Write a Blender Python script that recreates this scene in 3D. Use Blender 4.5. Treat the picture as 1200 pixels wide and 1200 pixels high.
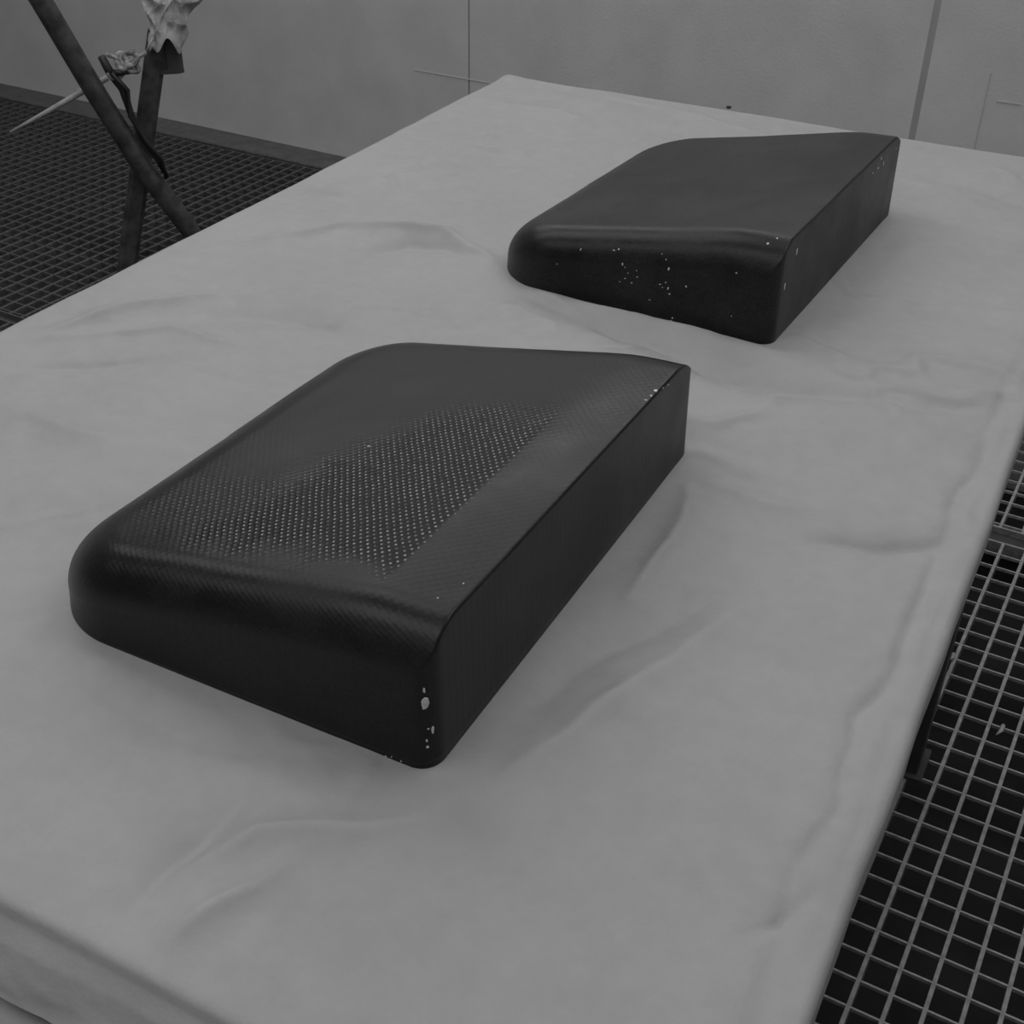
import bpy, bmesh, math, random
import numpy as np
from mathutils import Matrix, Vector
from mathutils.bvhtree import BVHTree

for o in list(bpy.data.objects): bpy.data.objects.remove(o)
S = bpy.context.scene
C = S.collection
PI = math.pi

# ------------------------------------------------------------------ camera
cam_d = bpy.data.cameras.new('camera'); cam = bpy.data.objects.new('camera', cam_d); C.objects.link(cam)
r = Vector((0.870478, 0.491929, 0.016543)); u = Vector((-0.287109, 0.480172, 0.828857)); b = -Vector((-0.399795, 0.726251, -0.559217))
m = Matrix.Identity(4)
for i in range(3):
    m[i][0] = r[i]; m[i][1] = u[i]; m[i][2] = b[i]
m[2][3] = 1.5
cam.matrix_world = m
cam_d.sensor_width = 36; cam_d.lens = 1481.65 / 1200 * 36
cam_d.clip_start = 0.02
S.camera = cam

# ------------------------------------------------------------------ light and exposure
S.view_settings.view_transform = 'Standard'; S.view_settings.look = 'None'
S.view_settings.exposure = 0.0; S.view_settings.gamma = 1.0; S.view_settings.use_curve_mapping = False
w = bpy.data.worlds.new('world'); S.world = w; w.use_nodes = True
w.node_tree.nodes['Background'].inputs[0].default_value = (0.5, 0.5, 0.5, 1)
w.node_tree.nodes['Background'].inputs[1].default_value = 0.02
def area(name, loc, sx, sy, power, tilt=0.0):
    d = bpy.data.lights.new(name, 'AREA'); d.shape = 'RECTANGLE'; d.size = sx; d.size_y = sy; d.energy = power
    o = bpy.data.objects.new(name, d); o.location = loc; o.rotation_euler.x = tilt; C.objects.link(o)
    return o
# position, width, depth, power, tilt (the unseen back fitting is added for sheen on the mouldings, angled down), label
LIGHTS = [((-1.9, 3.30, 2.56), 4.2, 0.36, 17, -0.75, 'added unseen sheen light, long and angled, in the corner of back wall and ceiling'),
          ((-2.3, 1.6, 2.72), 2.6, 1.0, 15, 0, 'ceiling light panel over the left floor grating'),
          ((0.5, 1.6, 2.72), 1.6, 1.0, 11, 0, 'ceiling light panel over the right floor grating'),
          ((-1.2, -0.2, 2.72), 3.0, 1.0, 16, 0, 'added unseen fill light panel over the near end of the table'),  # this panel and the next are unseen fill, added to brighten the near sheet
          ((-1.2, -1.9, 2.72), 3.0, 0.8, 6, 0, 'added unseen fill light panel behind the near end of the table')]
for l in LIGHTS: area('ceiling_lamp', *l[:5])

# ------------------------------------------------------------------ materials
def new_mat(name):
    m = bpy.data.materials.new(name); m.use_nodes = True
    nt = m.node_tree; return m, nt, nt.nodes['Principled BSDF']
def N(nt, t, **k):
    n = nt.nodes.new(t)
    for a, v in k.items(): setattr(n, a, v)
    return n
def math_n(nt, op, a, b=None, clamp=False):
    n = N(nt, 'ShaderNodeMath', operation=op); n.use_clamp = clamp
    for i, v in enumerate((a, b)):
        if v is None: continue
        if isinstance(v, (int, float)): n.inputs[i].default_value = v
        else: nt.links.new(v, n.inputs[i])
    return n.outputs[0]
def noise(nt, scale, detail=4, rough=0.55, vec=None):
    n = N(nt, 'ShaderNodeTexNoise'); n.inputs['Scale'].default_value = scale; n.inputs['Detail'].default_value = detail
    n.inputs['Roughness'].default_value = rough
    if vec is None: vec = N(nt, 'ShaderNodeTexCoord').outputs['Object']
    nt.links.new(vec, n.inputs['Vector']); return n.outputs['Fac']
def ramp(nt, fac, stops):
    n = N(nt, 'ShaderNodeValToRGB'); e = n.color_ramp.elements
    while len(e) > 2: e.remove(e[-1])
    for i, (p, v) in enumerate(stops):
        x = e[i] if i < 2 else e.new(p)
        x.position = p; x.color = (v, v, v, 1)
    nt.links.new(fac, n.inputs[0]); return n.outputs[0]
def smooth(nt, x, a, b):
    n = N(nt, 'ShaderNodeMapRange'); n.interpolation_type = 'SMOOTHSTEP'
    n.inputs['From Min'].default_value = a; n.inputs['From Max'].default_value = b
    nt.links.new(x, n.inputs['Value']); return n.outputs['Result']
def simple(name, lo, hi, scale, roughness=0.6, metallic=0.0, bump=0.0, bscale=None, spec=0.5):
    m, nt, p = new_mat(name)
    f = noise(nt, scale)
    nt.links.new(ramp(nt, f, [(0.3, lo), (0.7, hi)]), p.inputs['Base Color'])
    p.inputs['Roughness'].default_value = roughness; p.inputs['Metallic'].default_value = metallic
    p.inputs['Specular IOR Level'].default_value = spec
    if bump:
        bn = N(nt, 'ShaderNodeBump'); bn.inputs['Strength'].default_value = bump; bn.inputs['Distance'].default_value = 0.002
        nt.links.new(noise(nt, bscale or scale * 4), bn.inputs['Height']); nt.links.new(bn.outputs[0], p.inputs['Normal'])
    return m
M = {}
M['wall'] = simple('painted_wall', 0.67, 0.77, 5.0, 0.55, bump=0.4, bscale=120)
M['wall_dark'] = simple('wall_seam', 0.42, 0.48, 6, 0.7)
M['steel'] = simple('galvanised_bar', 0.28, 0.50, 60, 0.55, 0.3, bump=0.3, bscale=400)
M['rod'] = simple('galvanised_rod', 0.36, 0.58, 60, 0.5, 0.3, bump=0.3, bscale=400)
M['dark_steel'] = simple('dark_steel', 0.05, 0.09, 14, 0.6, 0.2, bump=0.2)
M['dull_steel'] = simple('dull_dark_steel', 0.07, 0.15, 60, 0.85, 0.0, bump=0.3, bscale=400, spec=0.2)  # darker, rougher steel for the left grating panels and border edge
M['wall_mark'] = simple('wall_mark_grey', 0.56, 0.62, 20, 0.7)
M['frame'] = simple('frame_steel', 0.10, 0.16, 20, 0.6, 0.2, bump=0.2)
M['pit'] = simple('pit_floor', 0.015, 0.035, 6, 0.9)
def paper_mat():
    m, nt, p = new_mat('masking_paper')
    obj = N(nt, 'ShaderNodeTexCoord').outputs['Object']
    c1 = ramp(nt, noise(nt, 5, 6, 0.65, obj), [(0.33, 0.386), (0.67, 0.424)])
    c2 = ramp(nt, noise(nt, 45, 5, 0.7, obj), [(0.35, 0.97), (0.65, 1.03)])
    nt.links.new(math_n(nt, 'MULTIPLY', c1, c2), p.inputs['Base Color'])
    p.inputs['Roughness'].default_value = 0.55; p.inputs['Specular IOR Level'].default_value = 0.35
    h = math_n(nt, 'ADD', noise(nt, 24, 5, 0.6, obj), math_n(nt, 'MULTIPLY', noise(nt, 130, 4, 0.65, obj), 0.35))
    bn = N(nt, 'ShaderNodeBump'); bn.inputs['Strength'].default_value = 0.4; bn.inputs['Distance'].default_value = 0.003
    nt.links.new(h, bn.inputs['Height']); nt.links.new(bn.outputs[0], p.inputs['Normal'])
    return m
M['paper'] = paper_mat()
M['tube'] = simple('dirty_tube', 0.03, 0.11, 26, 0.5, 0.1, bump=0.4, bscale=90)
M['wad'] = simple('crumpled_masking', 0.30, 0.75, 30, 0.7, bump=0.4, bscale=120)
M['rope'] = simple('dirty_rope', 0.12, 0.5, 60, 0.8, bump=0.5, bscale=300)
M['cable'] = simple('black_cable', 0.015, 0.03, 30, 0.5)
M['stick'] = simple('pale_stick', 0.35, 0.55, 40, 0.7, bump=0.3)
M['wood'] = simple('table_board', 0.25, 0.35, 12, 0.7)
M['chip'] = simple('filler_chip', 0.55, 0.85, 200, 0.6, bump=0.3, bscale=800)
M['ceiling'] = simple('ceiling_paint', 0.7, 0.75, 3, 0.7)

def composite(name, lo, hi, weave, rough):
    m, nt, p = new_mat(name)
    tc = N(nt, 'ShaderNodeTexCoord'); obj = tc.outputs['Object']
    sep = N(nt, 'ShaderNodeSeparateXYZ'); nt.links.new(obj, sep.inputs[0]); X, Y, Z = sep.outputs[0], sep.outputs[1], sep.outputs[2]
    XZ = math_n(nt, 'ADD', X, Z); YZ = math_n(nt, 'ADD', Y, Z)
    cloud = noise(nt, 9, 6, 0.62, obj)
    fine = noise(nt, 420, 3, 0.7, obj)
    base = math_n(nt, 'ADD', ramp(nt, cloud, [(0.35, lo), (0.65, hi)]), math_n(nt, 'MULTIPLY', math_n(nt, 'SUBTRACT', fine, 0.5), hi * 2.2))
    # weave of crossing tows: glints on the crowns painted as bright dots in a staggered grid
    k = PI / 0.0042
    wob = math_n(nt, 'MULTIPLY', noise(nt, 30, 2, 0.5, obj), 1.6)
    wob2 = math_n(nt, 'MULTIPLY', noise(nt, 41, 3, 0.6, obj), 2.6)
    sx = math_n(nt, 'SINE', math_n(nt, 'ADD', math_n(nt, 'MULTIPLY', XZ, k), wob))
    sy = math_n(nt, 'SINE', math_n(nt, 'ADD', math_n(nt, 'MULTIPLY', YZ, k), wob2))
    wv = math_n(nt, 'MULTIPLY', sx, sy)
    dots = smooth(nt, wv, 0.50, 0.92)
    if weave:
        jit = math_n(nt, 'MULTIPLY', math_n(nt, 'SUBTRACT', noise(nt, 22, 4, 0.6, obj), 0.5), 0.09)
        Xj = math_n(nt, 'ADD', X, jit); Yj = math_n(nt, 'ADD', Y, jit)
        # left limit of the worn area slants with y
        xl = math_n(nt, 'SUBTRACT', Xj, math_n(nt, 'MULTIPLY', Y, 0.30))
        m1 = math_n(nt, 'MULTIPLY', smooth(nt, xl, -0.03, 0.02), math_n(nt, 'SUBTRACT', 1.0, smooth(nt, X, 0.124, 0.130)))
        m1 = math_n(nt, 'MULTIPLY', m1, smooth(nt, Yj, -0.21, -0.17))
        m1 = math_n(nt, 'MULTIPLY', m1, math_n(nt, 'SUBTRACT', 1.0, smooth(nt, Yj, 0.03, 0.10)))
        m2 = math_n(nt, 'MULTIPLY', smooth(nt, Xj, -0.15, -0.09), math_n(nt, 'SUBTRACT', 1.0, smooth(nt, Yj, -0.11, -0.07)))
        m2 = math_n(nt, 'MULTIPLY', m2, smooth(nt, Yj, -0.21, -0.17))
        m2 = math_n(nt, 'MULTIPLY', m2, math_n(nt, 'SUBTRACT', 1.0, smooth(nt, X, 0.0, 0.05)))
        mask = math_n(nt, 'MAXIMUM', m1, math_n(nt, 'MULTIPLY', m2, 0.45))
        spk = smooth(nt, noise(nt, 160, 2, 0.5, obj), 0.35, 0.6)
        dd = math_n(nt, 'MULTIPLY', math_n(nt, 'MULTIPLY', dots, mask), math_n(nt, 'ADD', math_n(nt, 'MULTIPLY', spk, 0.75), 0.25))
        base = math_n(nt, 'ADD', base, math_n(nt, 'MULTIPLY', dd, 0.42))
        sl = math_n(nt, 'SUBTRACT', 0.33, math_n(nt, 'MULTIPLY', mask, 0.17)); nt.links.new(sl, p.inputs['Specular IOR Level'])
        height = math_n(nt, 'ADD', math_n(nt, 'MULTIPLY', wv, math_n(nt, 'ADD', math_n(nt, 'MULTIPLY', mask, 0.5), 0.10)), math_n(nt, 'MULTIPLY', fine, 0.2))
    else:
        height = math_n(nt, 'ADD', math_n(nt, 'MULTIPLY', wv, 0.03), math_n(nt, 'MULTIPLY', fine, 0.3))
    base = math_n(nt, 'MAXIMUM', base, 0.004)
    nt.links.new(base, p.inputs['Base Color'])
    nt.links.new(ramp(nt, cloud, [(0.36, rough - 0.06), (0.64, rough + 0.09)]), p.inputs['Roughness'])
    if not weave: p.inputs['Specular IOR Level'].default_value = 0.33
    bn = N(nt, 'ShaderNodeBump'); bn.inputs['Strength'].default_value = 0.45; bn.inputs['Distance'].default_value = 0.0008
    nt.links.new(height, bn.inputs['Height']); nt.links.new(bn.outputs[0], p.inputs['Normal'])
    return m
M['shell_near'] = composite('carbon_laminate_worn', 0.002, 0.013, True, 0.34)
M['shell_far'] = composite('carbon_laminate_dusty', 0.002, 0.024, False, 0.37)

# ------------------------------------------------------------------ helpers
def link_mesh(name, verts, faces, mat, parent=None, smooth_=False, loc=None):
    me = bpy.data.meshes.new(name); me.from_pydata([tuple(map(float, v)) for v in verts], [], faces); me.update()
    if smooth_:
        for p in me.polygons: p.use_smooth = True
    o = bpy.data.objects.new(name, me); me.materials.append(mat); C.objects.link(o)
    if parent: o.parent = parent
    if loc: o.location = loc
    return o
def bm_obj(name, bm, mat, parent=None, smooth_=False):
    bmesh.ops.recalc_face_normals(bm, faces=bm.faces)
    me = bpy.data.meshes.new(name); bm.to_mesh(me); bm.free()
    if smooth_:
        for p in me.polygons: p.use_smooth = True
    me.materials.append(mat); o = bpy.data.objects.new(name, me); C.objects.link(o)
    if parent: o.parent = parent
    return o
def add_box(bm, x0, x1, y0, y1, z0, z1, bev=0.0):
    vs = [bm.verts.new((x, y, z)) for z in (z0, z1) for y in (y0, y1) for x in (x0, x1)]
    fs = [bm.faces.new([vs[i] for i in q]) for q in ((0,2,3,1),(4,5,7,6),(0,1,5,4),(2,6,7,3),(0,4,6,2),(1,3,7,5))]
    if bev:
        es = list({e for f in fs for e in f.edges})
        bmesh.ops.bevel(bm, geom=es, offset=bev, segments=2, affect='EDGES', profile=0.5)
def box(name, x0, x1, y0, y1, z0, z1, mat, parent=None, bev=0.0):
    bm = bmesh.new(); add_box(bm, x0, x1, y0, y1, z0, z1, bev); return bm_obj(name, bm, mat, parent)
def add_tube(bm, pts, rad, seg=12, flat=None, cap=True):
    """swept tube; rad may be a list"""
    pts = [Vector(p) for p in pts]; rings = []
    up = Vector((0.3, 0.2, 1)).normalized()
    for i, p in enumerate(pts):
        t = (pts[min(i+1, len(pts)-1)] - pts[max(i-1, 0)]).normalized()
        a = t.cross(up)
        if a.length < 1e-3: a = t.cross(Vector((1, 0, 0)))
        a.normalize(); c = t.cross(a).normalized()
        rr = rad[i] if isinstance(rad, (list, tuple)) else rad
        rings.append([bm.verts.new(p + (a*math.cos(2*PI*k/seg) + c*math.sin(2*PI*k/seg)) * rr) for k in range(seg)])
    for i in range(len(rings)-1):
        for k in range(seg):
            bm.faces.new((rings[i][k], rings[i][(k+1) % seg], rings[i+1][(k+1) % seg], rings[i+1][k]))
    if cap:
        bm.faces.new(rings[0][::-1]); bm.faces.new(rings[-1])
def tag(o, label, cat, group=None):
    o['label'] = label; o['category'] = cat
    if group: o['group'] = group
    return o
def thing(name, label, cat, loc=(0,0,0), rotz=0, group=None):
    o = bpy.data.objects.new(name, None); C.objects.link(o); o.location = loc; o.rotation_euler = (0, 0, rotz)
    o.empty_display_size = 0.05
    return tag(o, label, cat, group)
def structure(o): o['kind'] = 'structure'; return o

# numpy value noise
_rng = np.random.RandomState(4); _T = _rng.rand(256, 256)
def vnoise(x, y):
    xi = np.floor(x).astype(int); yi = np.floor(y).astype(int); fx = x-xi; fy = y-yi
    fx = fx*fx*fx*(fx*(fx*6-15)+10); fy = fy*fy*fy*(fy*(fy*6-15)+10)
    g = lambda a, b_: _T[a % 256, b_ % 256]
    return (g(xi,yi)*(1-fx)+g(xi+1,yi)*fx)*(1-fy)+(g(xi,yi+1)*(1-fx)+g(xi+1,yi+1)*fx)*fy - 0.5
def fbm(x, y, o=4):
    s = 0; a = 1
    for i in range(o):
        s = s + a*vnoise(x*2**i+i*17.3, y*2**i+i*9.1); a *= 0.5
    return s

# ------------------------------------------------------------------ room
WY = 3.626; XL, XR, YB, ZC = -5.3, 2.2, -3.0, 2.8
ew = bpy.data.objects.new('wall_back', None); C.objects.link(ew); structure(ew); ew.location = (0, WY, 0)
box('wall_core', XL, XR, 0.006, 0.08, -0.6, ZC, M['wall_dark'], ew)
xs = [-5.3, -2.19, -0.742, 0.71, 2.16]
for i in range(4):
    g0 = 0.009 if abs(xs[i]+0.742) < .01 else 0.003
    g1 = 0.009 if abs(xs[i+1]+0.742) < .01 else 0.003
    box('wall_panel', xs[i]+g0, xs[i+1]-g1, 0.0, 0.03, 0.0, ZC, M['wall'], ew, 0.0015)
box('seam_strip', -0.752, -0.732, 0.002, 0.02, 0, ZC, M['wall_dark'], ew)
structure(box('wall_left', XL-0.08, XL, YB, WY+0.08, -0.6, ZC, M['wall']))
structure(box('wall_right', XR, XR+0.08, YB, WY+0.08, -0.6, ZC, M['wall']))
structure(box('wall_front', XL, XR, YB-0.08, YB, -0.6, ZC, M['wall']))
structure(box('ceiling', XL, XR, YB, WY, ZC, ZC+0.08, M['ceiling']))
structure(box('wall_strip_1', -0.5715, -0.5685, WY-0.0015, WY+0.004, 0.0, 0.61, M['wall_mark']))  # thin strips, slightly darker than the wall
structure(box('wall_strip_2', -0.54, -0.478, WY-0.0015, WY+0.004, 0.538, 0.542, M['wall_mark']))
structure(box('wall_strip_3', -2.40, -2.02, WY-0.0015, WY+0.004, 0.352, 0.355, M['wall_mark']))
for (lx, ly, lz), sx, sy, e, tilt, lab in LIGHTS:
    t = thing('ceiling_light', lab, 'ceiling light', (lx, ly, lz+0.012), 0)
    t.rotation_euler.x = tilt
    box('housing', -sx/2-.04, sx/2+.04, -sy/2-.04, sy/2+.04, 0, 0.05, M['ceiling'], t, 0.004)
    if not tilt: box('bracket', -0.05, 0.05, -0.05, 0.05, 0.05, ZC-lz-0.012, M['ceiling'], t)

# floor: pit, borders, support beams and grating panels
fl = bpy.data.objects.new('floor', None); C.objects.link(fl); structure(fl)
box('pit_floor', XL, XR, YB, WY, -0.65, -0.6, M['pit'], fl)
box('floor_plate', -1.20, -0.625, YB, WY-0.14, -0.03, -0.002, M['frame'], fl)
box('border_frame', XL, XR, WY-0.14, WY, -0.05, 0.004, M['frame'], fl, 0.002)
box('border_edge', XL, XR, WY-0.150, WY-0.140, -0.03, 0.006, M['dull_steel'], fl)
box('floor_plate', XL, -0.62, YB, 0.62, -0.03, -0.002, M['frame'], fl)
box('floor_plate', -0.62, XR, YB, -0.49, -0.03, -0.002, M['frame'], fl)
box('floor_plate', 1.47, XR, -0.49, WY-0.15, -0.03, -0.002, M['frame'], fl)
box('support_beam', -0.62, 1.47, 2.372, 2.424, -0.10, -0.014, M['dark_steel'], fl)
box('support_beam', -0.62, 1.47, 0.93, 0.96, -0.10, -0.014, M['dark_steel'], fl)
box('support_beam', XL, -1.2, 2.052, 2.084, -0.10, -0.014, M['dark_steel'], fl)
A_, B_ = 0.04614, 0.0473
meshes = {}
def bar_mesh(kind, L, mt):
    wd = 0.0045 if mt else 0.003
    key = (kind, round(L, 3), mt)
    if key not in meshes:
        bm = bmesh.new()
        if kind == 'bearing_bar': add_box(bm, -wd, wd, 0, L, -0.035, 0)
        else: add_box(bm, 0, L, -wd/2, wd/2, -0.007, -0.0006)
        bmesh.ops.recalc_face_normals(bm, faces=bm.faces)
        me = bpy.data.meshes.new(kind); bm.to_mesh(me); bm.free(); me.materials.append(M[('steel' if kind == 'bearing_bar' else 'rod') if mt is None else mt]); meshes[key] = me
    return meshes[key]
def panel(x0, x1, y0, y1, xoff, yoff, mt=None):
    bm = bmesh.new(); t = 0.0025
    add_box(bm, x0, x1, y0, y0+2*t, -0.035, 0); add_box(bm, x0, x1, y1-2*t, y1, -0.035, 0)
    add_box(bm, x0, x0+2*t, y0+2*t, y1-2*t, -0.035, 0); add_box(bm, x1-2*t, x1, y0+2*t, y1-2*t, -0.035, 0)
    p = bm_obj('grating_panel', bm, M[mt or 'steel'], fl)
    rr = random.Random(int(x0*100+y0*10))
    i = math.ceil((x0+0.012-xoff)/A_)
    while xoff+i*A_ < x1-0.012:
        o = bpy.data.objects.new('bearing_bar', bar_mesh('bearing_bar', y1-y0-4*t, mt)); C.objects.link(o); o.parent = p
        o.location = (xoff+i*A_+rr.uniform(-.0006, .0006), y0+2*t, 0); o.rotation_euler.z = rr.uniform(-.0006, .0006); i += 1
    j = math.ceil((y0+0.010-yoff)/B_)
    while yoff+j*B_ < y1-0.010:
        o = bpy.data.objects.new('cross_rod', bar_mesh('cross_rod', x1-x0-4*t, mt)); C.objects.link(o); o.parent = p
        o.location = (x0+2*t, yoff+j*B_, 0); j += 1
panel(-0.615, 0.415, 0.955, 2.372, -0.0957, 1.8056)
panel(-0.600, 0.415, 2.424, 3.472, -0.161, 2.441)
panel(0.42, 1.45, 0.955, 2.372, 0.44, 1.8056)
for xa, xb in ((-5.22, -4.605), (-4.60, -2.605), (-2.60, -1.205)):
    panel(xa, xb, 2.084, 3.472, xa+0.03, 2.1, 'dull_steel')
    if xa > -5: panel(xa, xb, 0.65, 2.052, xa+0.03, 2.0, 'dull_steel')

# ------------------------------------------------------------------ table
ANG = 0.0367; ZT = 0.855
TM = Matrix.Rotation(ANG, 4, 'Z') @ Matrix.Identity(4)
def tw(uu, vv, z=0.0): return TM @ Vector((uu, vv, 0)) + Vector((0, 0, ZT+z))
U0, U1, V0, V1 = -1.103, -0.047, 0.322, 2.138
cu, cv = (U0+U1)/2, (V0+V1)/2
c = tw(cu, cv)
tab = thing('work_table', 'long work table hidden beneath the pale masking sheet, dark legs on the grating', 'table', (c.x, c.y, 0), ANG)
hw, hl = (U1-U0)/2, (V1-V0)/2
box('tabletop', -hw+.010, hw-.010, -hl+.014, hl-.010, ZT-0.058, ZT-0.024, M['wood'], tab, 0.004)
box('table_frame', -hw+.08, hw-.08, -hl+.10, hl-.10, ZT-0.10, ZT-0.046, M['dark_steel'], tab, 0.003)
# leg foot seen at the right side, on the grating
for sx, vy in ((1, None), (-1, None), (1, 0.74), (-1, 0.74)):
    lx = sx*(hw-(0.05 if vy is None and sx > 0 else 0.10))
    ly = (1.622-c.y)+0.0 if vy is None else vy
    bm = bmesh.new()
    add_box(bm, lx-.03, lx+.03, ly-.03, ly+.03, 0.006, ZT-0.10, 0.003)
    lg = bm_obj('leg', bm, M['dark_steel'], tab)
    bm = bmesh.new(); add_box(bm, lx-.04, lx+.04, ly-.04, ly+.04, 0.0, 0.008, 0.002); bm_obj('foot_plate', bm, M['dark_steel'], lg)
for sx in (1, -1):
    lx = sx*(hw-0.10); ly = -hl+0.13
    bm = bmesh.new(); add_box(bm, lx-.024, lx+.024, ly-.024, ly+.024, 0.0, ZT-0.10, 0.003); bm_obj('leg', bm, M['dark_steel'], tab)

# masking sheet (table frame coordinates)
PARTS = [(-0.517, 0.787, 0.0), (-0.506, 1.549, -0.038)]
FOLDS = [
([(-1.055, 0.922), (-1.026, 1.017), (-0.972, 1.092)],4,14),
([(-1.038, 1.227), (-0.946, 1.348), (-0.869, 1.399), (-0.823, 1.411), (-0.75, 1.374), (-0.688, 1.329)],4,12),
([(-0.876, 1.303), (-0.849, 1.365), (-0.803, 1.377), (-0.727, 1.355)],-5,20),
([(-0.934, 1.06), (-0.84, 1.1), (-0.74, 1.092)],-4,28),
([(-1.027, 0.842), (-0.965, 0.893), (-0.885, 0.954)],-3,14),
([(-1.059, 0.9), (-0.944, 0.995), (-0.853, 1.003)],3,14),
([(-0.673, 1.323), (-0.535, 1.277), (-0.449, 1.28), (-0.364, 1.277), (-0.32, 1.266)],4,14),
([(-0.625, 1.276), (-0.519, 1.241), (-0.452, 1.236), (-0.368, 1.203), (-0.298, 1.198), (-0.212, 1.224), (-0.11, 1.249)],-5,20),
([(-0.22, 0.838), (-0.255, 0.755), (-0.276, 0.702), (-0.299, 0.629)],-4,26),
([(-0.198, 0.817), (-0.236, 0.707), (-0.263, 0.598), (-0.28, 0.552)],4,20),
([(-0.169, 0.943), (-0.121, 0.962), (-0.088, 0.986), (-0.06, 1.011)],-5,12),
([(-0.432, 0.352), (-0.435, 0.4), (-0.433, 0.447)],-4,16),
([(-0.425, 0.384), (-0.405, 0.428), (-0.336, 0.465), (-0.311, 0.5)],3.5,14),
([(-0.396, 0.326), (-0.384, 0.367), (-0.365, 0.41)],3.5,12),
([(-0.093, 0.509), (-0.072, 0.535), (-0.062, 0.558)],-2,5),
([(-0.075, 1.35), (-0.066, 1.16), (-0.074, 1.0), (-0.066, 0.86), (-0.078, 0.74), (-0.068, 0.64), (-0.078, 0.56), (-0.066, 0.45)],-2.0,8),
([(-0.056, 1.9), (-0.060, 1.4), (-0.055, 1.0), (-0.060, 0.7), (-0.054, 0.4)],1.2,7),
([(-1.072, 1.965), (-0.831, 1.938), (-0.741, 2.018)],3,22),
([(-1.1, 1.78), (-1.055, 1.872)],-2,12),
([(-0.332, 1.983), (-0.239, 1.97), (-0.145, 1.921)],-3,18),
([(-0.989, 0.781), (-0.878, 0.763), (-0.805, 0.766)],3,22),
([(-0.288, 0.787), (-0.28, 0.875), (-0.309, 0.97)],3,10),
([(-0.3, 0.992), (-0.228, 0.981), (-0.183, 0.99)],2,16),
([(-0.743, 1.362), (-0.607, 1.287), (-0.488, 1.22)],3,16),
([(-0.913, 2.12), (-0.569, 2.039)],2,14),
([(-0.619, 0.499), (-0.52, 0.489), (-0.429, 0.499)],-3,30),
]
def sheet_height(X, Y):
    h = 0.008*fbm(X*5.2, Y*4.1, 3)
    rid = np.abs(fbm(X*5+3, Y*7+1, 3)); h = h + 0.007*np.exp(-(rid/0.06)**2)*np.clip(fbm(X*3+9, Y*3, 2)*2.2+0.1, 0, 1)
    h = h + 0.0022*fbm(X*17, Y*15, 3) + 0.0007*fbm(X*60, Y*60, 2)
    wx = X + 0.010*fbm(X*14, Y*14, 2); wy = Y + 0.010*fbm(X*14+50, Y*14, 2)
    for pts, a, wd in FOLDS:
        best = np.full(X.shape, 1e9); par = np.zeros(X.shape); L = 0; n = len(pts)-1
        for i in range(n):
            (x0, y0), (x1, y1) = pts[i], pts[i+1]
            dx, dy = x1-x0, y1-y0; t = np.clip(((wx-x0)*dx+(wy-y0)*dy)/(dx*dx+dy*dy), 0, 1)
            d = np.hypot(wx-x0-t*dx, wy-y0-t*dy); mk = d < best
            best = np.where(mk, d, best); par = np.where(mk, (i+t)/n, par)
        env = 0.35+0.65*np.sin(PI*np.clip(par, 0.02, 0.98))
        w_ = wd*0.001
        h = h + a*0.0037*env*np.exp(-np.sqrt((best/w_)**2+0.04)*1.35)
    e_ = X + 0.006*fbm(Y*9, X*0+3.3, 3)
    h = h - 0.007*np.clip((e_-(U1-0.030))/0.030, 0, 1)**1.2 + 0.0012*fbm(Y*45, X*45, 3)*np.exp(-((e_-(U1-0.028))/0.02)**2)
    # corner peak at the far left
    h = h + 0.012*np.exp(-(((X-U0-.008)/.022)**2+((Y-V1+.008)/.022)**2))
    # parts press the sheet flat
    for (px, py, pa) in PARTS:
        dx = X-px; dy = Y-py
        lx = dx*math.cos(pa)+dy*math.sin(pa); ly = -dx*math.sin(pa)+dy*math.cos(pa)
        d = np.hypot(np.maximum(np.abs(lx)-0.185, 0), np.maximum(np.abs(ly)-0.245, 0))
        k = np.clip(d/0.035, 0, 1); k = k*k*(3-2*k)
        h = h*k + np.minimum(h, 0)*0.15*(1-k)
    return h
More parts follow.
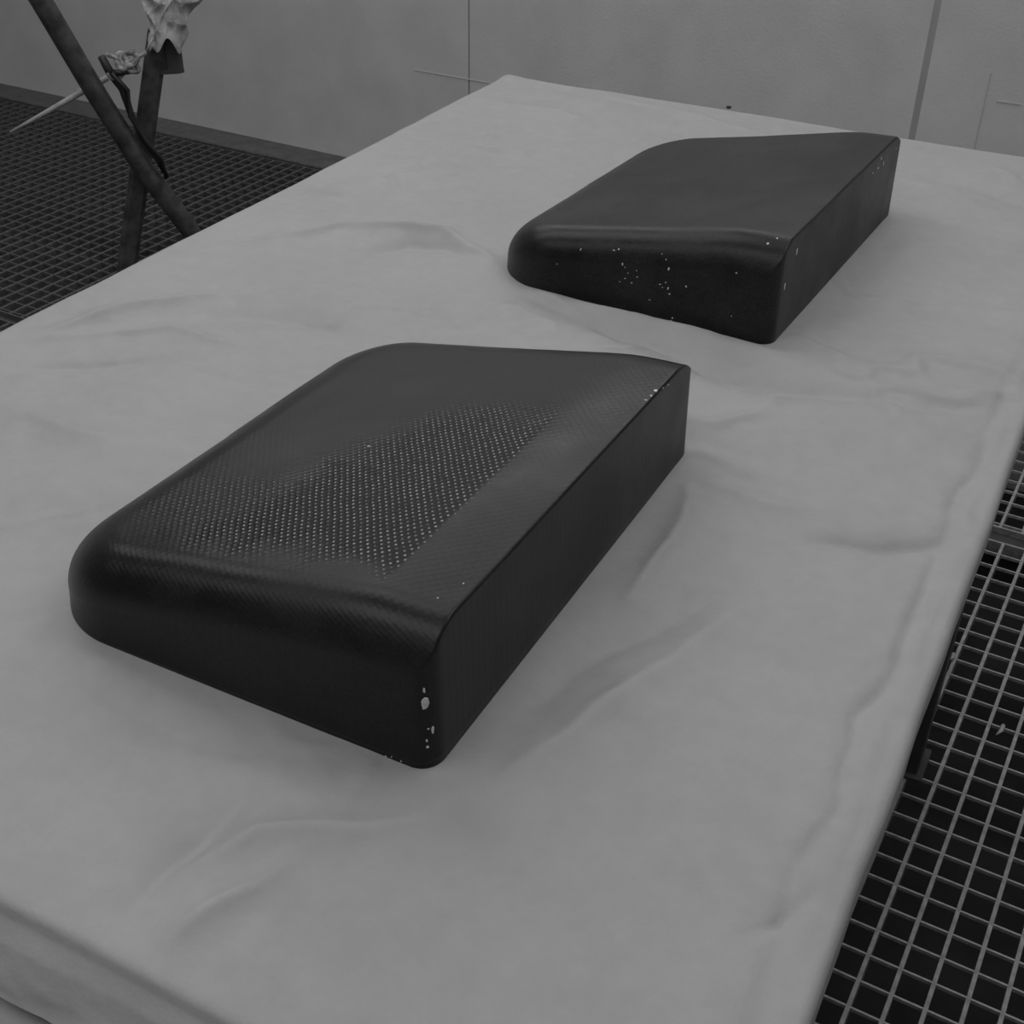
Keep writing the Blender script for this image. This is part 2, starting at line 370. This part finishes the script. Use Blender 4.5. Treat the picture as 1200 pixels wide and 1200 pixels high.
def sheet():
    R = 0.008; ov = 0.118
    ax = np.concatenate([np.linspace(U0-ov, U0, 26)[:-1], np.linspace(U0, U1, 262), np.linspace(U1, U1+ov, 26)[1:]])
    ay = np.concatenate([np.linspace(V0-ov, V0, 30)[:-1], np.linspace(V0, V1, 440), np.linspace(V1, V1+ov, 26)[1:]])
    X, Y = np.meshgrid(ax, ay, indexing='ij')
    cx = np.clip(X, U0, U1); cy = np.clip(Y, V0, V1); ox = X-cx; oy = Y-cy
    o = np.hypot(ox, oy); o2 = np.minimum(o, ov*1.02); dn = np.where(o > 0, o, 1); nx = ox/dn; ny = oy/dn
    arc = R*PI/2; th = np.clip(o2/R, 0, PI/2)
    out = R*np.sin(th); z = -R*(1-np.cos(th)) - np.maximum(o2-arc, 0)
    hang = np.maximum(o2-arc, 0)
    # vertical sway of the hanging skirt
    sway = 0.10*hang*(fbm(X*9+Y*9, Y*9-X*9, 3)) + 0.10*np.minimum(hang, .03)
    # hem of the front side runs uneven
    front = (ny < -0.9)
    hf = hang*(0.43+0.10*fbm(X*7, Y*0+2, 2))
    z = np.where(front, -R*(1-np.cos(th))-hf*0.74, z); out = np.where(front, R*np.sin(th)+hf*0.62, out)
    # long sides are tucked in under the board
    side = (np.abs(nx) > 0.9)
    out = np.where(side, out - 0.35*np.maximum(hang-0.03, 0), out+sway*~side)
    h = sheet_height(cx, cy)
    e = np.minimum(np.minimum(cx-U0, U1-cx), np.minimum(cy-V0, V1-cy)); ek = 0.25+0.75*np.clip(e/0.03, 0, 1)
    # slight scallop of the long silhouettes
    out = out + 0.0025*fbm(cx*6+cy*6, cy*5, 2)*(o > 0)
    PX = cx+nx*out; PY = cy+ny*out; PZ = z+h*ek*(1-np.clip(hang/0.05, 0, 1)*0.6)+0.002
    nxn, nyn = X.shape
    v = np.stack([PX, PY, PZ], -1).reshape(-1, 3)
    v[:, 0] -= cu; v[:, 1] -= cv
    idx = np.arange(nxn*nyn).reshape(nxn, nyn)
    f = np.stack([idx[:-1, :-1], idx[1:, :-1], idx[1:, 1:], idx[:-1, 1:]], -1).reshape(-1, 4)
    me = bpy.data.meshes.new('masking_sheet'); me.from_pydata(v.tolist(), [], f.tolist()); me.update()
    me.polygons.foreach_set('use_smooth', [True]*len(me.polygons)); me.materials.append(M['paper'])
    ob = bpy.data.objects.new('masking_sheet', me); C.objects.link(ob); ob.location = (c.x, c.y, ZT); ob.rotation_euler.z = ANG
    return ob
sh = tag(sheet(), 'large pale creased masking sheet covering the table under both dark mouldings', 'sheet')

# second sheet hanging below the near edge of the table
def skirt():
    nx_, nz_ = 120, 40; v = []; f = []
    for i in range(nx_):
        for j in range(nz_):
            s = i/(nx_-1); t = j/(nz_-1)
            uu = U0+0.06 + s*(U1-U0-0.12); z = -0.05-0.42*t
            d = 0.010*math.sin(uu*38+2*t)*(.3+t) + 0.02*float(fbm(np.array([uu*13]), np.array([t*5.]), 3)[0])*(0.3+t)
            v.append((uu-cu, V0-0.008-cv-d*0.9 - 0.17*(1-math.exp(-t*7)), z))
    for i in range(nx_-1):
        for j in range(nz_-1):
            a = i*nz_+j; f.append((a, a+nz_, a+nz_+1, a+1))
    return link_mesh('under_sheet', v, f, M['paper'], None, True, (c.x, c.y, ZT))
us = skirt(); us.rotation_euler.z = ANG
us.modifiers.new('thick', 'SOLIDIFY').thickness = 0.0008
tag(us, 'second crumpled pale sheet hanging below the near hem of the table cover', 'sheet')

bm = bmesh.new(); bmesh.ops.create_icosphere(bm, subdivisions=2, radius=0.0038)
for q in bm.verts: q.co.z *= 0.8; q.co.x *= 1.2 + 0.2*math.sin(q.co.y*900)
bg = bm_obj('clip', bm, M['cable']); bg.location = tw(-0.676, 2.150, 0.004)
tag(bg, 'tiny black speck-like clip on the far edge of the masking sheet', 'clip')

# ------------------------------------------------------------------ mouldings
XLm, XRm, YFm, YBm = -0.190, 0.188, -0.250, 0.250
def softmin(a, b_, k): return -k*np.log(np.exp(-a/k)+np.exp(-b_/k))
def top_z(x, y, P):
    t = np.clip((y-YFm)/(YBm-YFm), -0.1, 1.1)
    zr = P['zfr']*(1-t)+P['zbr']*t; zl = P['zfl']*(1-t)+P['zbl']*t
    xs_ = P['xs'] + P['xs_slope']*y
    zs = zr - P['strip']
    slopeA = (zs-zl)/(xs_-XLm); slopeB = (zr-zs)/(XRm-xs_)
    pa = zl + slopeA*(x-XLm) ; pb = zs + slopeB*(x-xs_)
    # shallow hollow in the ramp
    s = np.clip((x-XLm)/(xs_-XLm), 0, 1)
    pa = pa - P['hollow']*np.sin(PI*s)**1.3*np.sin(PI*np.clip(t, 0, 1))**0.6
    return softmin(pa, pb, 0.0018)
def corner_dist(x, y, P):
    """distance to the front, left and back sides (rounded left corners) and the outward normal"""
    big = 1.0
    rr = np.where(y < 0, P['r_fl'], P['r_bl'])
    hx = x - XLm; hy = np.where(y < 0, y - YFm, YBm - y)
    qx = np.maximum(rr-hx, 0); qy = np.maximum(rr-hy, 0)
    l = np.hypot(qx, qy)
    inc = (qx > 0) & (qy > 0)
    d = np.where(inc, rr-l, np.minimum(hx, hy))
    nx_ = np.where(inc, qx/np.maximum(l, 1e-9), (hx < hy)*1.0); ny_ = np.where(inc, qy/np.maximum(l, 1e-9), (hx >= hy)*1.0)
    return d, nx_, ny_
def height(x, y, P):
    d, nx_, ny_ = corner_dist(x, y, P)
    rs = np.where(y < 0, P['e_f'], P['e_b'])
    rr = P['e_l']*nx_**2 + rs*ny_**2
    q = np.clip(1-d/rr, 0, 1)
    T = top_z(x, y, P)
    depth = np.where(y < 0, rr, rr*0.8); depth = softmin(depth, T*0.80, 0.006)
    drop = depth*(1-np.sqrt(np.maximum(1-q**2, 0)))
    qr = np.clip(1-(XRm-x)/P['e_r'], 0, 1); drop = drop + P['e_r']*(1-np.sqrt(1-qr**2))
    return np.maximum(T-drop, 0.004)
def moulding(P):
    cor = [(XRm, YFm, P['r_fr']), (XRm, YBm, P['r_br']), (XLm, YBm, P['r_bl']), (XLm, YFm, P['r_fl'])]
    dirs = [((0,-1),(1,0)), ((1,0),(0,1)), ((0,1),(-1,0)), ((-1,0),(0,-1))]
    O = []; Nn = []
    for i in range(4):
        x, y, rr = cor[i]; n0, n1 = dirs[i]
        cx_ = x-rr*(n0[0]+n1[0]); cy_ = y-rr*(n0[1]+n1[1])
        K = 20
        for k in range(K+1):
            a = k/K*PI/2; nx_ = n0[0]*math.cos(a)+n1[0]*math.sin(a); ny_ = n0[1]*math.cos(a)+n1[1]*math.sin(a)
            O.append((cx_+rr*nx_, cy_+rr*ny_)); Nn.append((nx_, ny_))
        x2, y2, r2 = cor[(i+1) % 4]; m0, m1 = dirs[(i+1) % 4]
        e0 = (cx_+rr*n1[0], cy_+rr*n1[1]); cx2 = x2-r2*(m0[0]+m1[0]); cy2 = y2-r2*(m0[1]+m1[1])
        e1 = (cx2+r2*m0[0], cy2+r2*m0[1]); NS = 64
        for k in range(1, NS):
            t = k/NS; t = 0.5-0.5*math.cos(PI*t)*(0.6)-0.2*(1-2*t) if False else (t + 0.5-0.5*math.cos(PI*t))/2
            O.append((e0[0]*(1-t)+e1[0]*t, e0[1]*(1-t)+e1[1]*t)); Nn.append(n1)
    O = np.array(O); Nn = np.array(Nn); n = len(O)
    nx_, ny_ = Nn[:, 0], Nn[:, 1]
    wf = np.clip(-ny_, 0, 1)**2; wb = np.clip(ny_, 0, 1)**2; wl = np.clip(-nx_, 0, 1)**2; wr = np.clip(nx_, 0, 1)**2
    rake = wf*P['rake_f']+wb*P['rake_b']+wl*P['rake_l']+wr*P['rake_r']
    zt = height(O[:, 0], O[:, 1], P)
    rings = []
    NW = 14
    for k in range(NW):
        t = k/NW; p = O + Nn*(rake*(1-t)**P['bow'])[:, None]
        rings.append(np.column_stack([p, zt*t]))
    # top: from the outline inwards, dense near the edge
    med = np.column_stack([np.full(n, 0.0), np.clip(O[:, 1], -0.12, 0.12)])
    NR = 110
    for k in range(NR+1):
        t = (k/NR)**1.9; p = O*(1-t)+med*t
        z = height(p[:, 0], p[:, 1], P)
        z = z + 0.0007*fbm(p[:, 0]*12+P['seed'], p[:, 1]*12, 3)*min(1, k/20)
        rings.append(np.column_stack([p, z]))
    V = np.concatenate(rings); F = []
    nr = len(rings)
    for i in range(nr-1):
        for k in range(n):
            k2 = (k+1) % n; F.append((i*n+k, i*n+k2, (i+1)*n+k2, (i+1)*n+k))
    F.append(tuple(range(n))[::-1])
    bm = bmesh.new(); vs = [bm.verts.new(p) for p in V.tolist()]
    for q in F:
        try: bm.faces.new([vs[i] for i in q])
        except ValueError: pass
    bmesh.ops.remove_doubles(bm, verts=bm.verts, dist=0.00005)
    return bm
PN = dict(zfr=0.118, zbr=0.108, zfl=0.058, zbl=0.043, xs=0.132, xs_slope=0.02, strip=0.001, hollow=0.002, r_fr=0.016, r_br=0.020, r_bl=0.085, r_fl=0.085,
          e_f=0.040, e_b=0.055, e_l=0.06, e_r=0.003, soft=0.0, bow=1.0, rake_f=0.003, rake_b=0.004, rake_l=0.0, rake_r=0.002, seed=1)
PF = dict(PN, seed=9, r_bl=0.09, zfr=0.117, zbl=0.048, zbr=0.118)
# chips and specks: (x, y, z, nx, ny, nz, width, height) in the moulding's own frame
CHIPS_N = [(0.1825, -0.2473, 0.0594, 0.6159, -0.7873, 0.0285, 0.0058, 0.0122), (0.1862, -0.2443, 0.0342, 0.845, -0.5343, 0.0234, 0.0024, 0.0071), (0.1842, -0.2466, 0.0361, 0.6967, -0.7169, 0.0259, 0.0015, 0.0015), (0.1834, -0.2478, 0.0255, 0.6411, -0.767, 0.0284, 0.0018, 0.003), (0.1838, -0.2476, 0.0199, 0.7049, -0.7088, 0.0271, 0.003, 0.0024), (0.1821, -0.2472, 0.0706, 0.6049, -0.7958, 0.0285, 0.0017, 0.0046), (0.1524, -0.253, 0.0007, 0.0, -0.9992, 0.0388, 0.0018, 0.0012), (0.1573, -0.2529, 0.0022, 0.0, -0.9993, 0.0387, 0.0012, 0.0012), (0.165, -0.2529, 0.0017, -0.0001, -0.9993, 0.0386, 0.0012, 0.0012), (-0.0091, -0.0168, 0.0835, -0.1942, 0.0336, 0.9804, 0.0022, 0.0033), (0.1704, -0.2074, 0.1169, -0.0289, 0.0349, 0.999, 0.0012, 0.0017), (0.1773, -0.1844, 0.1163, -0.0171, 0.0137, 0.9998, 0.0012, 0.0018), (0.185, 0.1484, 0.1101, 0.015, 0.0155, 0.9998, 0.0038, 0.0046), (0.1878, 0.16, 0.1079, 0.9546, 0.0059, 0.298, 0.0015, 0.0015), (0.1853, 0.1376, 0.1102, 0.1328, 0.0127, 0.9911, 0.0023, 0.0034), (0.188, 0.1723, 0.1055, 0.9998, 0.0004, 0.0187, 0.0023, 0.0015), (0.1844, 0.128, 0.1103, -0.0173, 0.013, 0.9998, 0.0037, 0.0017)]
CHIPS_F = [(0.1883, -0.1967, 0.0949, 0.9998, -0.0, 0.0175, 0.003, 0.0096), (0.1889, -0.2262, 0.0636, 0.9998, -0.0053, 0.0181, 0.0026, 0.0086), (0.1645, -0.231, 0.1108, 0.0047, -0.5205, 0.8538, 0.0026, 0.0038), (0.1713, -0.2216, 0.1151, 0.02, -0.3026, 0.9529, 0.0026, 0.0026), (0.139, -0.25, 0.0774, -0.0024, -0.9991, 0.0427, 0.0021, 0.0021), (0.0815, -0.2509, 0.0479, -0.0058, -0.999, 0.0448, 0.0022, 0.0022), (0.0579, -0.25, 0.064, -0.0027, -0.9999, 0.0146, 0.0026, 0.0044), (0.0531, -0.2484, 0.0737, -0.0508, -0.961, 0.2719, 0.0017, 0.0022), (0.0561, -0.2508, 0.047, -0.0068, -0.9988, 0.0476, 0.0018, 0.0018), (0.0495, -0.2509, 0.0432, -0.0057, -0.9988, 0.0484, 0.0035, 0.0013), (0.0597, -0.2511, 0.0406, -0.0056, -0.9989, 0.0476, 0.0018, 0.0044), (0.0622, -0.2514, 0.0343, -0.0049, -0.9989, 0.0469, 0.0031, 0.0018), (0.0527, -0.2511, 0.0403, -0.0056, -0.9989, 0.0476, 0.0013, 0.0013), (-0.0004, -0.2498, 0.0564, -0.0179, -0.995, 0.0986, 0.0022, 0.004), (0.0033, -0.25, 0.0536, -0.0027, -0.9999, 0.0149, 0.0018, 0.0013), (-0.0146, -0.2449, 0.0691, -0.0894, -0.8683, 0.4879, 0.0036, 0.0013), (-0.0089, -0.2442, 0.0714, -0.0959, -0.8448, 0.5264, 0.0027, 0.002), (-0.0578, -0.2453, 0.0607, -0.0899, -0.8691, 0.4863, 0.0014, 0.0036), (-0.0016, -0.251, 0.0347, -0.0066, -0.9984, 0.0567, 0.0018, 0.0013), (0.0046, -0.2507, 0.0402, -0.0073, -0.9984, 0.0556, 0.0027, 0.0013), (0.0136, -0.251, 0.0368, -0.0063, -0.9985, 0.0536, 0.0022, 0.0013), (0.0199, -0.2506, 0.0455, -0.0076, -0.9986, 0.0527, 0.0022, 0.0013), (0.0382, -0.2519, 0.0214, -0.0033, -0.9987, 0.05, 0.0031, 0.0009), (0.0182, -0.2502, 0.0529, -0.0089, -0.9986, 0.0527, 0.0013, 0.0013), (0.0466, -0.2462, 0.0783, -0.0825, -0.8965, 0.4352, 0.0013, 0.0013), (0.067, -0.253, 0.0009, -0.0006, -0.9989, 0.0461, 0.0062, 0.0035), (0.0692, -0.2527, 0.0061, -0.0006, -0.999, 0.0455, 0.0018, 0.0026), (0.1881, 0.135, 0.1077, 0.9998, -0.0, 0.0174, 0.0031, 0.0042), (0.1883, 0.1502, 0.0965, 0.9998, -0.0, 0.0174, 0.0026, 0.0074), (0.1883, 0.1253, 0.0977, 0.9998, -0.0, 0.0174, 0.0052, 0.0026), (0.1883, 0.1013, 0.0982, 0.9998, -0.0, 0.0174, 0.0046, 0.0015), (0.1882, 0.2109, 0.1001, 0.9998, 0.0036, 0.0178, 0.0022, 0.0027), (0.1403, -0.252, 0.0257, -0.0008, -0.9992, 0.0396, 0.0013, 0.0013), (-0.0863, -0.25, 0.0378, -0.0027, -0.9999, 0.0149, 0.0014, 0.0014), (0.0078, -0.2504, 0.0473, -0.0085, -0.9985, 0.0546, 0.0013, 0.0013)]
def blob(bm, p, nrm, w_, h_, seed, th=0.0009):
    rr = random.Random(seed); n = Vector(nrm).normalized(); p = Vector(p)
    up = Vector((0, 0, 1)) - n*n.z
    if up.length < 0.2: up = Vector((0, 1, 0)) - n*n.y
    up.normalize(); sd = up.cross(n).normalized(); K = 9
    ph = [rr.uniform(0.7, 1.2) for _ in range(K)]
    a = [bm.verts.new(p - n*0.001 + (sd*math.cos(2*PI*k/K)*w_/2 + up*math.sin(2*PI*k/K)*h_/2)*ph[k]) for k in range(K)]
    b_ = [bm.verts.new(p + n*th*0.7 + (sd*math.cos(2*PI*k/K)*w_/2 + up*math.sin(2*PI*k/K)*h_/2)*ph[k]*0.9) for k in range(K)]
    t = bm.verts.new(p+n*th)
    for k in range(K):
        k2 = (k+1) % K
        bm.faces.new((a[k], a[k2], b_[k2], b_[k])); bm.faces.new((b_[k], b_[k2], t))
def build_moulding(P, mat, loc, label, chips):
    t = thing('carbon_moulding', label, 'moulding', tw(loc[0], loc[1], 0.0025), ANG+loc[2])
    sh_ = bm_obj('shell', moulding(P), mat, t, True)
    small = bmesh.new(); ns = 0
    for k, (x, y, z, nx_, ny_, nz_, w_, h_) in enumerate(chips):
        if max(w_, h_) > 0.0045:
            q = bmesh.new(); blob(q, (x, y, z), (nx_, ny_, nz_), w_, h_, k); bm_obj('paint_chip', q, M['chip'], t)
        else: blob(small, (x, y, z), (nx_, ny_, nz_), w_, h_, k, 0.0005); ns += 1
    if ns: bm_obj('paint_specks', small, M['chip'], t)['kind'] = 'stuff'
    else: small.free()
    return t
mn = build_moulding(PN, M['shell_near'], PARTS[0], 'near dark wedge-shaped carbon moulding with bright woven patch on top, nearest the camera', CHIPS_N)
mf = build_moulding(PF, M['shell_far'], PARTS[1], 'far dark wedge-shaped carbon moulding with dusty top and pale specks on its black front', CHIPS_F)

# ------------------------------------------------------------------ trestle, rope, paper and litter at the left
def sq_tube(bm, p0, p1, wd, dp, nrm):
    p0, p1, nrm = Vector(p0), Vector(p1), Vector(nrm).normalized(); t = (p1-p0).normalized(); s_ = t.cross(nrm).normalized()
    nrm = s_.cross(t).normalized()
    r0 = []; r1 = []
    pr = [(1, .6), (.6, 1), (-.6, 1), (-1, .6), (-1, -.6), (-.6, -1), (.6, -1), (1, -.6)]
    for a, b_ in pr:
        o_ = s_*a*wd/2 + nrm*b_*dp/2; r0.append(bm.verts.new(p0+o_)); r1.append(bm.verts.new(p1+o_))
    for k in range(8): bm.faces.new((r0[k], r0[(k+1) % 8], r1[(k+1) % 8], r1[k]))
    bm.faces.new(r0[::-1]); bm.faces.new(r1)
NV = Vector((-0.71685, 0.69723, 0)); SD = Vector((0.69723, 0.71685, 0))
base = Vector((-2.56, 2.52, 0))
tr = thing('trestle', 'paint-stained metal trestle with crossed tube legs standing on the left floor grating', 'trestle', base)
def L3(p, off=0.0): return Vector(p) + NV*off - base
bm = bmesh.new()
SH = SD*0.008
add_tube(bm, [SH+v_ for v_ in [L3((-2.775, 2.302, 0.985), -.03), L3((-2.7081, 2.3709, 0.7606), -.03), L3((-2.6472, 2.4336, 0.5418), -.03), L3((-2.5778, 2.5049, 0.3144), -.03), L3((-2.5107, 2.5739, 0.1394), -.03), L3((-2.4707, 2.6148, 0.0), -.03)]], 0.028, 16)
lgA = bm_obj('leg', bm, M['tube'], tr, True)
bm = bmesh.new(); sq_tube(bm, L3((-2.5105, 2.574, 0.665), .02), L3((-2.637, 2.444, 0.0), .02), 0.054, 0.036, NV)
bm_obj('leg', bm, M['tube'], tr)
bm = bmesh.new(); p = L3((-2.487, 2.600, 0.605), .02) - SD*.007
sq_tube(bm, p + Vector((0, 0, .045)), p - Vector((0, 0, .04)), 0.05, 0.04, NV)
sq_tube(bm, p - Vector((0, 0, .036))-SD*.012, p - Vector((0, 0, .046))-SD*.012+Vector((0, 0, 0)), 0.075, 0.05, NV)
bm_obj('bracket', bm, M['dark_steel'], tr)
# second frame of the same trestle further back (out of the frame at top)
bm = bmesh.new(); add_tube(bm, [L3((-2.5105, 2.574, 0.64), .05), L3((-2.49, 2.595, 0.9), .30), L3((-2.47, 2.60, 0.98), .34)], 0.014, 10)
bm_obj('brace', bm, M['tube'], tr, True)

# rope tying the two legs
bm = bmesh.new()
def loop(cn, r1, r2, tilt, turns=1.0, n=26, rise=0.0):
    cn = Vector(cn); ax = SD*math.cos(tilt)+Vector((0, 0, 1))*math.sin(tilt); ay = -SD*math.sin(tilt)*.6+Vector((0, 0, 1))*math.cos(tilt)*.8+NV*.5
    return [cn+ax*r1*math.cos(2*PI*turns*k/n)+ay*r2*math.sin(2*PI*turns*k/n)+NV*rise*k/n for k in range(n+1)]
kn = Vector((-2.5709, 2.512, 0.6129)) - NV*.04
add_tube(bm, loop(kn, .023, .018, .3, 1.3), .008, 8)
add_tube(bm, loop(kn-SD*.018-Vector((0,0,.004)), .012, .022, .1, 1.4), .0078, 8)
add_tube(bm, loop(kn+SD*.006-Vector((0,0,.022)), .016, .010, -.3, 1.2), .0075, 8)
add_tube(bm, [kn-SD*.055+Vector((0,0,.016)), kn-SD*.035+Vector((0,0,.008)), kn-SD*.01-Vector((0,0,.01)), kn+SD*.02+Vector((0,0,.002)), kn+SD*.045+Vector((0,0,.014)), kn+SD*.07+Vector((0,0,.02))+NV*.05], .0055, 8)
add_tube(bm, [kn-Vector((0,0,.015)), kn-SD*.02-Vector((0,0,.035)), kn-SD*.035-Vector((0,0,.05)), kn-SD*.05-Vector((0,0,.045)), kn-SD*.058-Vector((0,0,.03))], .007, 8)
add_tube(bm, [kn+SD*.05+Vector((0,0,.016)), kn+SD*.058+Vector((0,0,.035)), kn+SD*.075+Vector((0,0,.05))+NV*.03], .004, 8)
rp = bm_obj('rope', bm, M['rope'], None, True)
tag(rp, 'knotted pale dirty rope tying the two crossed trestle tubes together', 'rope')
rp['label'] = 'knotted pale dirty rope between the crossed trestle tubes'

# dark cable bound along the round leg
bm = bmesh.new()
cab = [(-2.6154, 2.4663, 0.6229), (-2.6046, 2.4773, 0.5826), (-2.5866, 2.4959, 0.5365), (-2.5782, 2.5045, 0.4676), (-2.5617, 2.5214, 0.3961), (-2.5426, 2.5411, 0.3465), (-2.5286, 2.5556, 0.2893)]
add_tube(bm, [Vector(p)-NV*.035-SD*.004 for p in cab], [.010, .012, .011, .009, .008, .009, .006], 8)
add_tube(bm, [Vector(p)-NV*.048+SD*.010*math.sin(i*2.1) for i, p in enumerate(cab[1:])], [.007, .006, .005, .005, .005, .004], 8)
add_tube(bm, [Vector(cab[1])-NV*.04, Vector(cab[1])-NV*.05+SD*.02, kn-Vector((0,0,.03))], .008, 8)
tag(bm_obj('cable', bm, M['cable'], None, True), 'black cable bound along the slanting round trestle tube', 'cable')

# pale stick with a rag
bm = bmesh.new()
s0 = Vector((-2.8014, 2.275, 0.4325)); s1 = Vector((-2.645, 2.436, 0.535))
add_tube(bm, [s0, s0*.5+s1*.5+Vector((0,0,.001)), s1+NV*.012, s1+(s1-s0)*.2+NV*.012], [.0035, .0065, .0085, .008], 10)
add_tube(bm, [s1-SD*.045+NV*.02-Vector((0,0,.012)), s1-SD*.02+NV*.02-Vector((0,0,.010)), s1+SD*.012+NV*.02-Vector((0,0,.016))], [.004, .011, .010], 7)
tag(bm_obj('stick', bm, M['stick'], None, True), 'thin pale pointed stick poking out behind the slanting trestle tube', 'stick')

def crumple(name, cn, ext, seed, mat, mode=0):
    rr = np.random.RandomState(seed); bm = bmesh.new(); bmesh.ops.create_icosphere(bm, subdivisions=4, radius=1)
    for q in bm.verts:
        p = np.array(q.co); d = 0
        for k in range(7):
            ax = rr.randn(3) if False else None
        q.co = Vector(p)
    dirs_ = rr.randn(16, 3); dirs_ /= np.linalg.norm(dirs_, axis=1)[:, None]; off = rr.uniform(.45, .95, 16)
    for q in bm.verts:
        p = np.array(q.co)
        s = 1.0
        for dv, of in zip(dirs_, off):
            t = p@dv
            if t > of: s = min(s, of/t)
        ridge = 0.10*math.sin(p[0]*9+seed)*math.sin(p[2]*7)+0.07*math.sin(p[1]*13+p[2]*11)
        p = p*(s+ridge)
        q.co = SD*float(p[0])*ext[0] + NV*float(p[1])*ext[1] + Vector((0, 0, 1))*float(p[2])*ext[2]
    o = bm_obj(name, bm, mat); o.location = cn; return o
def paper_wad():
    """crumpled strip of paper draped over the post: folded sheet"""
    n1, n2 = 34, 26; v = []; f = []; rr = np.random.RandomState(3); ph = rr.uniform(0, 6, 8)
    for i in range(n1):
        for j in range(n2):
            s = i/(n1-1)*2-1; t = j/(n2-1)
            wdt = 0.064*(0.55+0.65*t) * (1+0.12*math.sin(t*9))
            x = s*wdt + 0.030*(t-.3) + 0.004*math.sin(t*13+s*3)
            z = 0.150*t - 0.035*abs(s)**1.5 + 0.012*math.sin(s*5+1)
            y = -0.045*(1-s*s)+(.15+.85*t)*(0.018*abs(math.sin(s*4+t*6+ph[0]))+0.014*abs(math.sin(t*9-s*3+ph[1]))+0.004*math.sin(s*13+t*8))
            v.append(tuple(SD*x+NV*y+Vector((0, 0, z))))
    for i in range(n1-1):
        for j in range(n2-1):
            a = i*n2+j; f.append((a, a+n2, a+n2+1, a+1))
    o = link_mesh('masking_paper', v, f, M['wad'])
    o.modifiers.new('thick', 'SOLIDIFY').thickness = 0.001
    o.location = Vector((-2.494, 2.591, 0.650)); return o
tag(paper_wad(), 'crumpled pale masking paper wrapped over the top of the square trestle post', 'paper')

# litter on the grating at the right
for k, (x, y, lab) in enumerate([(-0.148, 1.945, 'small pale curled flake caught on the right grating beside the sheet edge'), (-0.03, 1.80, 'pale dusty flake lying deeper on the right grating, farther from the table')]):
    bm = bmesh.new(); L = 0.012+0.006*k
    add_tube(bm, [(0, -L*.8, -.004), (.003, -L*.3, .002), (.0, L*.3, .003), (-.004, L, -.003)], [.0012, .0035, .004, .001], 7)
    o = bm_obj('flake', bm, M['wad'], None, True); o.location = (x, y, 0.004-0.004*k); o.rotation_euler.z = -0.3
    tag(o, lab, 'litter')
